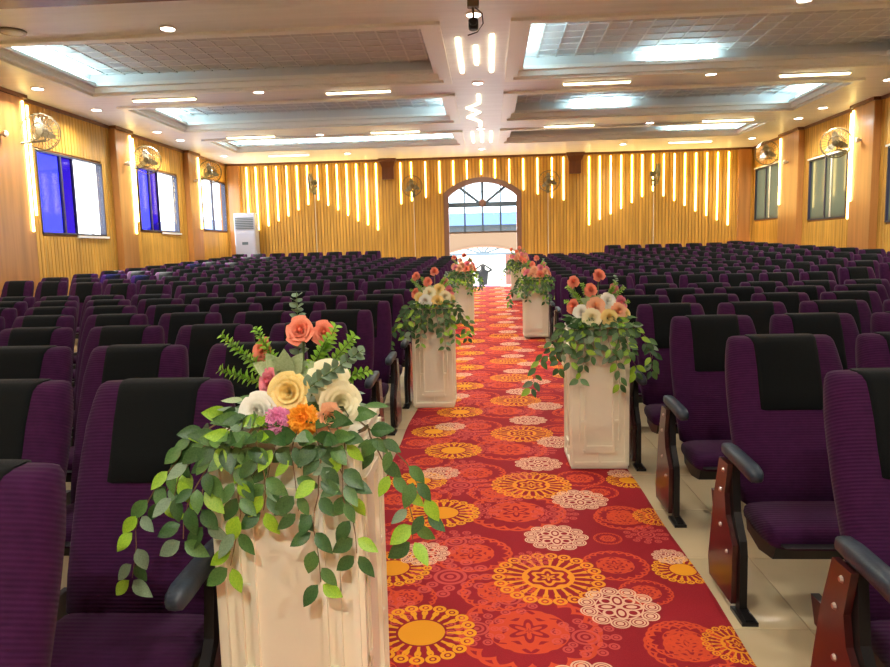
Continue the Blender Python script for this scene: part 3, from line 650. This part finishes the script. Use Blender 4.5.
for sg in (1, -1):
    d = chair_meshes(sg); CH[sg] = {k: mb.mesh(k, M[m_], sm) for k, (mb, m_, sm) in d.items()}
    far = MB(); dl = chair_meshes(sg, True); fm = [M[k] for k in ('purple', 'black', 'pan', 'arm', 'iron')]
    for k, i in (('backrest', 0), ('headrest_panel', 1), ('seat_cushion', 0), ('seat_pan', 2), ('armrest', 3), ('leg', 4)): far.merge(dl[k][0], None, i)
    CH[sg]['far'] = far.mesh('auditorium_chair', fm, 60); CH[sg]['far_mb'] = far
rows = [1.33+.925*k for k in range(8)]+[10.2+.9*k for k in range(12)]
RXC = 1.265; LXC = -1.065; PIT = .558
cands = []; side = []
for r, y in enumerate(rows):
    for sg, x0 in ((1, RXC), (-1, LXC)):
        for c in range(12):
            if r == 19 and c < 4 or sg > 0 and c > 10: continue
            x = x0+sg*PIT*c; y = rows[r]+.008*max(0, abs(x)-2)**2*min(1, max(0, (19-r)/7))
            z = fz(STEP[r][0]+.5)+STEP[r][1] if r in STEP and c >= 4 else fz2(x, y-.35)+.006
            if r in STEP: z = max(z, fz2(x, y-.2)+.006)
            q = px_of((x, y, z+.95))
            if q is None or q[0] < -70 or q[0] > 960 or q[1] > 900: side.append((sg, x, y, z)); continue
            cands.append((y, r, c, sg, x, z))
cands.sort(key=lambda t: (t[0], abs(t[4])))
def chair_label(r, c, sg):
    sd = 'grey' if sg > 0 else 'bright'; rw = ORD[7-r]+' row before' if r < 8 else ORD[r-8]+' row behind'
    return ('purple chair, %s seat from the carpet, %s the cross aisle, %s window side' % (ORD[c], rw, sd), '%s rows of purple chairs on the %s window side' % ('front' if r < 8 else 'rear', sd))
rest = MB(); print('chairs in view', len(cands))
for n, (y, r, c, sg, x, z) in enumerate(cands):
    j = random.uniform(-.012, .012); rz = random.uniform(-.006, .006); rx = random.uniform(-.012, .012) if r < 19 else 0
    if n >= 300:
        rest.merge(CH[sg]['far_mb'], Matrix.Translation((x, y+j, z)) @ Matrix.Rotation(rz, 4, 'Z')); continue
    lab = chair_label(r, c, sg)
    if r <= 9:
        t_ = thing('auditorium_chair', lab[0], 'chair', (x, y+j, z), lab[1], (0, 0, rz))
        for k in ('backrest', 'headrest_panel', 'seat_cushion', 'seat_pan', 'armrest', 'leg'):
            o = put(k, CH[sg][k], t_)
            if k in ('backrest', 'headrest_panel'): o.rotation_euler = (rx, 0, 0)
            if c == 0 and k in ('armrest', 'leg'): o.location.x = -.042 if sg > 0 else .015
        if c == 0: pn = put('end_panel', CH[sg]['end_panel'], t_, (-.042 if sg > 0 else .015, 0, 0)); [put('bolt', CH[sg]['bolt'], pn, (-sg*.314, yb, zb)) for yb, zb in ((-.44, .53), (-.41, .44), (-.42, .30), (-.50, .22))]
    else: tag(put('auditorium_chair', CH[sg]['far'], None, (x, y+j, z), (0, 0, rz)), lab[0], 'chair', lab[1])
sm_ = MB()
for sg, x, y, z in side:
    if y > 1.2 and abs(x)/y < 1.6: sm_.merge(CH[sg]['far_mb'], Matrix.Translation((x, y, z)))
tag(sm_.build('auditorium_chairs', fm, None, 60), 'purple chairs in the front rows out towards the side walls', 'chairs', kind='stuff')
if rest.v: tag(rest.build('auditorium_chairs', fm, None, 60), 'rearmost rows of purple chairs with black headrests up by the slatted back wall', 'chairs', kind='stuff')

# ------------------------------------------------------------------ pedestals
def pedestal(x0, x1, y0, z, h, label):
    W = x1-x0; t_ = thing('flower_pedestal', label, 'pedestal', ((x0+x1)/2, y0+W/2, z), 'white panelled pedestals along the carpet'); a = W/2
    MB().bbox(-a, a, -a, a, 0, h-.03, .004).build('body', M['white'], t_)
    MB().bbox(-a-.008, a+.008, -a-.008, a+.008, h-.03, h, .006).build('top', M['white'], t_)
    MB().bbox(-a-.006, a+.006, -a-.006, a+.006, 0, .02, .004).build('base', M['white'], t_)
    q = MB(); e = .013
    def st(u0, u1, z0, z1): q.box(u0*W, u1*W, -a-e, -a+.001, z0*h, z1*h)
    st(-.5, -.455, .02, .965); st(.455, .5, .02, .965); st(-.455, .455, .02, .05); st(-.455, .455, .93, .965)
    st(-.27, -.235, .145, .86); st(.235, .27, .145, .86); st(-.27, .27, .135, .165); st(-.235, .235, .83, .86)
    st(-.37, -.34, .20, .86); st(.34, .37, .20, .86); st(-.37, -.25, .33, .35); st(.25, .37, .33, .35); st(-.37, -.25, .57, .59); st(.25, .37, .57, .59)
    st(-.02, .02, .05, .135); st(-.30, .30, .115, .135)
    me = q.mesh('panel_moulding', M['white'])
    for k in range(4): put('panel_moulding', me, t_, None, (0, 0, k*PI/2))
    return t_
PEDS = [(-.71, -.345, 1.70, 0, .94, 'white panelled pedestal topped by lemon, white and orange blooms with long trailing leaves'),
        (.515, .862, 4.40, 0, .91, 'white panelled pedestal on the carpet beside the front aisle chair, grey window side'),
        (-.685, -.335, 6.22, 0, .91, 'white panelled pedestal at the carpet edge by the front rows, bright window side'),
        (.555, .915, 10.95, fz(11.1)+.014, .91, 'white panelled pedestal by the cross aisle on the grey window side'),
        (-.63, -.29, 12.75, fz(12.9)+.014, .91, 'white panelled pedestal on the ramp, bright window side, before the doorway'),
        (.55, .88, 16.5, fz(16.6)+.014, .91, 'white panelled pedestal on the ramp, grey window side, closest to the doorway')]
for p in PEDS: pedestal(p[0], p[1], p[2], p[3]+.02 if p[2] > 10.9 else .0135, p[4], p[5])

# ------------------------------------------------------------------ flowers
def two(name, col, c2, rough=.6, tr=.25):
    m = mat(name, col, rough); t = NT(m.node_tree); b = t.n['Principled BSDF']
    t.l.new(t.mix(t.m('MULTIPLY_ADD', t.noise(t.coord(), 18, 2), 2, -.5), col, c2), b.inputs['Base Color'])
    return m
FM = dict(coral=two('coral_petal', (.86, .20, .11), (.95, .36, .22)), pinkr=two('pink_petal', (.82, .16, .25), (.93, .38, .42)), cream=two('cream_petal', (.93, .85, .50), (.97, .92, .68)), lemon=two('lemon_petal', (.92, .66, .16), (.95, .80, .38)),
          ivory=two('ivory_petal', (.92, .90, .76), (.97, .96, .88)), mumpink=two('mauve_petal', (.80, .24, .50), (.92, .48, .68)), mumorange=two('orange_petal', (.90, .34, .02), (.98, .52, .05)), peach=two('peach_petal', (.90, .42, .22), (.95, .58, .35)),
          dark=two('dark_leaf', (.022, .075, .014), (.06, .145, .035), .4), midg=two('green_leaf', (.055, .155, .03), (.12, .24, .06), .4), lime=two('lime_leaf', (.19, .42, .012), (.36, .56, .035), .45), sage=two('sage_leaf', (.14, .23, .13), (.24, .34, .21), .55),
          bright=two('bright_sprig', (.16, .40, .02), (.34, .58, .05), .5), pale=two('pale_leaf', (.34, .46, .22), (.50, .60, .34), .6), stem=two('brown_stem', (.16, .09, .035), (.22, .14, .06), .7), gstem=two('green_stem', (.12, .2, .05), (.18, .26, .08), .7), grey=two('silver_leaf', (.42, .45, .38), (.60, .62, .54), .5))
def petal_patch(mb, phi, wd, rb, h, o, curl, nu=5, nv=5):
    v = []
    for j in range(nv):
        t_ = j/(nv-1)
        for i in range(nu):
            u = -1+2*i/(nu-1); wv = wd*(.35+.65*math.sin(PI*min(1, .15+t_*.62)))*(1-.25*(t_ > .9)*abs(u))
            r = rb*(.25+.75*min(1, t_*2.2))+h*math.sin(o)*t_**1.4+curl*max(0, t_-.7)*(1+.3*u*u); z = h*math.cos(o)*math.sin(t_*PI/2)-curl*.5*max(0, t_-.8)-.06*h*u*u*t_
            a = phi+u*wv; v.append((r*math.cos(a), r*math.sin(a), z))
    mb.add(v, [(j*nu+i, j*nu+i+1, (j+1)*nu+i+1, (j+1)*nu+i) for j in range(nv-1) for i in range(nu-1)])
def bud(mb, k): mb.lathe((0, 0, 0), [(.02, -.3), (.14, -.2), (.26*k, .1), (.28*k, .45), (.20*k, .72), (.06, .80)], 10)
def rose_mesh(name, m, n=20, seed=0):
    rnd = random.Random(seed); mb = MB(); bud(mb, .62)
    for i in range(n):
        t_ = i/(n-1); petal_patch(mb, i*2.4+rnd.uniform(-.2, .2), 1.25-.50*t_, .20+.30*t_, .98-.22*t_, .06+.75*t_*t_, .34*t_)
    return mb.mesh(name, m, 80)
def cup_mesh(name, m, seed=0):                                     # full open garden bloom with wide petals
    rnd = random.Random(seed); mb = MB()
    for i in range(6): petal_patch(mb, i*2.4, 1.5, .07+.02*i, .66, .02+.02*i, .02)
    for i in range(21):
        t_ = (i//5)/4; petal_patch(mb, i*2*PI/5+(i//5)*.6+rnd.uniform(-.2, .2), 1.05-.35*t_, .18+.34*t_, .80-.12*t_, .10+.85*t_, .30*t_, 6, 6)
    return mb.mesh(name, m, 80)
def mum_mesh(name, m, seed=0):
    rnd = random.Random(seed); mb = MB()
    for ring, (n, el) in enumerate(((26, -.3), (30, -.05), (30, .2), (28, .45), (24, .7), (18, .95), (12, 1.2), (6, 1.4))):
        for i in range(n):
            a = 2*PI*(i+.5*ring)/n+rnd.uniform(-.08, .08); e_ = el+rnd.uniform(-.1, .1); L = rnd.uniform(.82, 1.0); d = Vector((math.cos(a)*math.cos(e_), math.sin(a)*math.cos(e_), math.sin(e_))); s_ = Vector((-math.sin(a), math.cos(a), 0))*.12; up = d.cross(s_).normalized()*.05
            mb.add([d*.2-s_*.4, d*.2+s_*.4, d*(L*.8)+s_, d*L+up, d*(L*.8)-s_], [(0, 1, 2, 3, 4)])
    mb.lathe((0, 0, 0), [(.1, -.4), (.6, -.1), (.6, .35), (.1, .65)], 10)
    return mb.mesh(name, m, 0)
ROSES = {k: rose_mesh('rose', FM[k], seed=i) for i, k in enumerate(('coral', 'pinkr', 'peach'))}
CUPS = {k: cup_mesh('garden_bloom', FM[k], seed=i) for i, k in enumerate(('cream', 'lemon', 'ivory', 'peach'))}
MUMS = {k: mum_mesh('pompom_bloom', FM[k], seed=i) for i, k in enumerate(('mumpink', 'mumorange'))}
def leaf_mb(wd=.46, bend=.12, fold=.10, n=6, tipn=1.6):
    mb = MB(); v = []
    for j in range(n+1):
        t_ = j/n; a = wd*.5*math.sin(PI*t_**.8)**.9 if 0 < t_ < 1 else 0; y = t_; z = -bend*t_*t_
        v += [(-a, y, z+fold*a), (0, y, z), (a, y, z+fold*a)]
    fs = []
    for j in range(n):
        o = j*3; fs += [(o, o+1, o+4, o+3), (o+1, o+2, o+5, o+4)]
    return mb.add(v, fs)
LEAF = [leaf_mb(.60, .10, .22), leaf_mb(.54, .22, .30), leaf_mb(.50, .05, .18)]
LEAFM = {(i, k): l.mesh('leaf', FM[k], 60) for i, l in enumerate(LEAF) for k in ('dark', 'midg', 'lime', 'sage', 'pale', 'grey')}
ROUND = leaf_mb(.95, .05, .15); SMALL = leaf_mb(.62, .15, .3, 4)
def orient(d, nrm, scale, p):
    y = Vector(d).normalized(); z = Vector(nrm); z = (z-y*z.dot(y))
    z = z.normalized() if z.length > 1e-4 else y.orthogonal().normalized(); x = y.cross(z)
    return Matrix.Translation(p) @ Matrix((x, y, z)).transposed().to_4x4() @ Matrix.Scale(scale, 4)
def look(p, d, s): return orient(Vector(d).orthogonal(), d, s, p)      # bloom axis +Z along d
def sprig(kind, p0, d, L, rnd, leafmb, ls, step, mats, nm, parent, droop=0., pair=True):
    mb = MB(); pts = []; d = Vector(d).normalized()
    for i in range(9): t_ = i/8; pts.append(Vector(p0)+d*L*t_+Vector((0, 0, -droop*t_*t_)))
    mb.tube(pts, [.0022-.0012*i/8 for i in range(9)], 5, 1); n = int(L/step); side = d.cross(Vector((.1, -1, .2))).normalized(); up = d.cross(side)
    for i in range(n):
        t_ = .22+.78*i/n; p = Vector(p0)+d*L*t_+Vector((0, 0, -droop*t_*t_)); ang = i*1.35+rnd.uniform(-.3, .3)
        for k in range(2 if pair else 1):
            s_ = side*math.cos(ang+k*PI)+up*math.sin(ang+k*PI); dd = (s_+d*.55).normalized()
            mb.merge(leafmb, orient(dd, d*1.0+Vector((0, -.6, .2)), ls*(1-.35*t_)*rnd.uniform(.85, 1.15), p), 0)
    return mb.build(nm, mats, parent, 60)

def arrangement(name, ped, label, detail, seed, var=0, sc_=1.0):
    rnd = random.Random(seed); x0, x1, y0, z, h, _ = ped; W = x1-x0; a = W/2; zt = z+h+(.0135 if y0 < 10.9 else .02)
    org = Vector(((x0+x1)/2, y0+a, zt)); t_ = thing(name, label, 'flowers', org, 'flower arrangements on the white pedestals')
    def bloom(kind, k, x, y, zz, s, d=(0, -1, .35)):
        me = {'r': ROSES, 'c': CUPS, 'm': MUMS}[kind][k]; o = put({'r': 'rose', 'c': 'garden_bloom', 'm': 'pompom_bloom'}[kind], me, t_); o.matrix_local = look(Vector((x, y, zz)), Vector(d), s); return o
    MB().bbox(-.13, .13, -.09, .09, .001, .07, .02).build('foam_block', FM['dark'], t_)
    if var == 0:       # the foreground bouquet
        B = [('r', 'coral', .000, -.02, .265, .036, (0, -1, .5)), ('r', 'coral', .055, .0, .258, .030, (.2, -1, .4)), ('r', 'coral', -.105, .0, .212, .032, (-.5, -1, .4)),
             ('r', 'pinkr', -.075, -.05, .135, .033, (-.6, -1, .3)), ('c', 'lemon', -.012, -.11, .118, .052, (.05, -1, .25)), ('c', 'ivory', -.085, -.115, .062, .056, (-.3, -1, .35)),
             ('c', 'cream', .075, -.06, .135, .062, (.3, -1, .5)), ('c', 'cream', .105, -.09, .085, .062, (.55, -1, .2)), ('m', 'mumpink', -.030, -.165, .055, .040, (0, -1, .3)), ('m', 'mumorange', .035, -.17, .060, .042, (.1, -1, .3)), ('r', 'peach', .088, -.14, .058, .036, (.5, -1, .1))]
    else:
        B = [('r', 'coral', -.14, -.02, .27, .040, (-.3, -1, .5)), ('r', 'coral', .02, .0, .31, .040, (0, -1, .5)), ('r', 'coral', -.04, -.04, .22, .042, (0, -1, .4)), ('r', 'pinkr', .11, .0, .22, .036, (.4, -1, .4)), ('c', 'peach', -.02, -.12, .12, .062, (0, -1, .35)),
             ('c', 'ivory', -.10, -.12, .08, .058, (-.4, -1, .3)), ('c', 'cream', -.05, -.17, .055, .064, (-.1, -1, .2)), ('c', 'lemon', .05, -.17, .055, .058, (.2, -1, .2)), ('c', 'peach', .11, -.12, .09, .058, (.4, -1, .2)), ('c', 'lemon', .15, -.08, .06, .055, (.6, -1, .2)), ('c', 'ivory', .06, -.06, .15, .055, (.3, -1, .5)), ('r', 'pinkr', .14, -.03, .13, .05, (.7, -1, .3)), ('r', 'coral' if var < 3 else 'peach', -.14, -.06, .12, .045, (-.7, -1, .4))]
        if var == 2: B = [(q[0], {'ivory': 'lemon', 'cream': 'ivory', 'peach': 'cream'}.get(q[1], q[1]), *q[2:]) for q in B]
        if var == 3: B = [('r', {'ivory': 'pinkr', 'cream': 'peach', 'lemon': 'coral'}.get(q[1], q[1]) if q[1] != 'cream' else 'peach', *q[2:]) for q in B]; B = [(q[0], q[1], q[2]*1.15, q[3], q[4], q[5]*1.15, q[6]) for q in B]
    if var == 0: B = [(q[0], q[1], q[2]+.022, q[3]-.01, q[4]-.014, q[5]*(1.12 if q[0] == 'm' else .95 if q[1] == 'cream' else 1.08), q[6]) for q in B]
    for q in B: bloom(*q)
    st = MB()
    for q in B:
        if q[4] > .13: st.tube([(q[2]*.3, .0, .05), (q[2]*.8, q[3]+.01, q[4]*.6), (q[2], q[3]+.012, q[4]-.02)], .003, 5)
    st.build('flower_stems', FM['gstem'], t_)
    # upright sprigs
    for dx, dz, L in ((-.75, .75, .22), (-.95, .35, .17), (.75, .80, .20), (.55, 1.0, .20), (.95, .30, .17), (-.4, .9, .19), (.35, .6, .17)):
        sprig('b', (dx*.05, -.03, .10), (dx, -.15, dz), L, rnd, SMALL, .030, .009, [FM['bright'], FM['gstem']], 'leaf_sprig', t_)
    E1 = [((.0, 0, .14), (.02, 0, 1), .22, 0), ((.02, -.13, .09), (.85, -.15, .62), .24, .01)] if var == 0 else [((.10, 0, .10), (.15, 0, 1), .22, 0), ((-.12, 0, .10), (-.25, 0, .9), .14, 0)]
    for p0, d, L, dr in E1: sprig('e', p0, d, L, rnd, ROUND, .036, .017, [FM['sage'], FM['gstem']], 'eucalyptus_sprig', t_, dr)
    for k in range(5):
        an = -.9+.45*k; o = put('pale_leaf', LEAFM[(0, 'pale')], t_); o.matrix_local = orient((math.sin(an), -.35, math.cos(an)*.9), (0, -1, .5), .085, Vector((-.02+.02*an, -.04, .13)))
    # vines trailing over the edges
    vines = []
    for k, (ux, dirx, ln, front) in enumerate([(-.48, -1.0, .46, 0), (-.40, -.75, .30, 1), (-.36, -.45, .24, 1), (-.30, -.05, .36, 1), (-.16, .05, .22, 1), (-.22, -.22, .18, 1), (.0, .05, .14, 1), (.12, .10, .22, 1), (.26, .10, .40, 1), (.42, .32, .34, 1), (.46, .80, .34, 0), (.47, 1.05, .26, 0), (-.5, -1.15, .20, 0), (-.44, -1.0, .16, 1), (.36, .55, .16, 1)]):
        p = Vector((ux*W*.55, -.10 if front else -.05, .03)); pts = [p.copy()]
        edge = Vector((ux*W*1.0 if not front else ux*W, -a-.022 if front else -a*.55, .016)); 
        if not front: edge = Vector((math.copysign(a+.03, ux), -a*.75, .012))
        pts.append((p+edge)/2+Vector((0, 0, .025))); pts.append(edge); q = edge.copy(); sag = 0
        nst = int(ln/.04)
        for i in range(nst):
            sag = (i+1)/nst; q = q+Vector((dirx*.030*(1-.55*sag)+.010*math.sin(i*.9+k*1.7)+rnd.uniform(-.008, .008), -.010*(1-sag)*(1 if front else .5)+rnd.uniform(-.003, .002), -.014-.030*min(1, sag*1.6))); pts.append(q.copy())
        vines.append(pts)
    bulk = {}
    def leaf(parent, p, d, nrm, s, key):
        if detail:
            o = put('leaf', LEAFM[key], parent); o.matrix_local = orient(d, nrm, s, p)
        else: bulk.setdefault(key[1], MB()).merge(LEAF[key[0]], orient(d, nrm, s, p))
    for pts in vines:
        vo = MB().tube(pts, [.0026-.0014*i/(len(pts)-1) for i in range(len(pts))], 5).build('vine', FM['stem'], t_)
        for i in range(1, len(pts)):
            tn = (pts[i]-pts[i-1]).normalized()
            for k in range((1 if i % 3 else 2) if i > 3 and i < len(pts)-1 else 2):
                sd = 1 if (i+k) % 2 else -1; late = i/len(pts)
                d = Vector((sd*rnd.uniform(.3, 1.1)+tn.x*.5, -.22+rnd.uniform(-.2, .15), -.35-rnd.uniform(-.15, .6)+tn.z*.2)) if i > 2 else Vector((sd*.6+tn.x*.8, tn.y*.6-.2, rnd.uniform(-.1, .25)))
                r_ = rnd.random(); key = 'lime' if r_ < (.10+.22*late) else 'dark' if r_ < .62 else 'midg' if r_ < .94 else 'sage'
                pp_ = pts[i]+Vector((sd*.006, -.006, -.004)); nr = Vector((rnd.uniform(-.35, .35), -1, .35+rnd.uniform(-.2, .3)))
                L_ = rnd.uniform(.054, .075)*(1.0 if i > 2 else 1.05)*sc_
                leaf(vo, pp_, d, nr, L_, (rnd.randrange(3), key))
    lay = MB()
    for k in range(26):                                              # flat leaves lying on the pedestal top
        an = rnd.uniform(0, 2*PI); rr = rnd.uniform(.08, a*1.02); p = Vector((rr*math.cos(an)*1.05, rr*math.sin(an)*.9-.01, .018+.03*rnd.random())); d = Vector((math.cos(an)+rnd.uniform(-.3, .3), math.sin(an)*.8-.15, rnd.uniform(-.05, .3)))
        leaf(t_, p, d, (rnd.uniform(-.3, .3), -.3, 1), rnd.uniform(.06, .085)*sc_, (1+rnd.randrange(2), ('grey', 'midg', 'sage', 'dark', 'pale')[rnd.randrange(5)]))
    for k, mb in bulk.items(): tag(mb.build('trailing_leaves', FM[k], t_, 60), kind='stuff')
    return t_
arrangement('flower_arrangement', PEDS[0], 'bouquet of coral roses, lemon blooms and pink and orange pompoms over trailing leaves', True, 3, 0)
arrangement('flower_arrangement', PEDS[1], 'bouquet of peach and ivory blooms with coral roses, beside the front aisle chair', True, 5, 1)
arrangement('flower_arrangement', PEDS[2], 'bouquet of yellow and ivory blooms with coral roses, bright window side', False, 8, 2)
arrangement('flower_arrangement', PEDS[3], 'bouquet of all coral, pink and peach roses on the pedestal by the cross aisle', False, 9, 3, 1.1)
arrangement('flower_arrangement', PEDS[4], 'bouquet of coral and peach roses on the ramp pedestal, bright window side', False, 12, 3, 1.1)
arrangement('flower_arrangement', PEDS[5], 'bouquet of coral and peach roses on the pedestal closest to the doorway', False, 14, 3, 1.1)
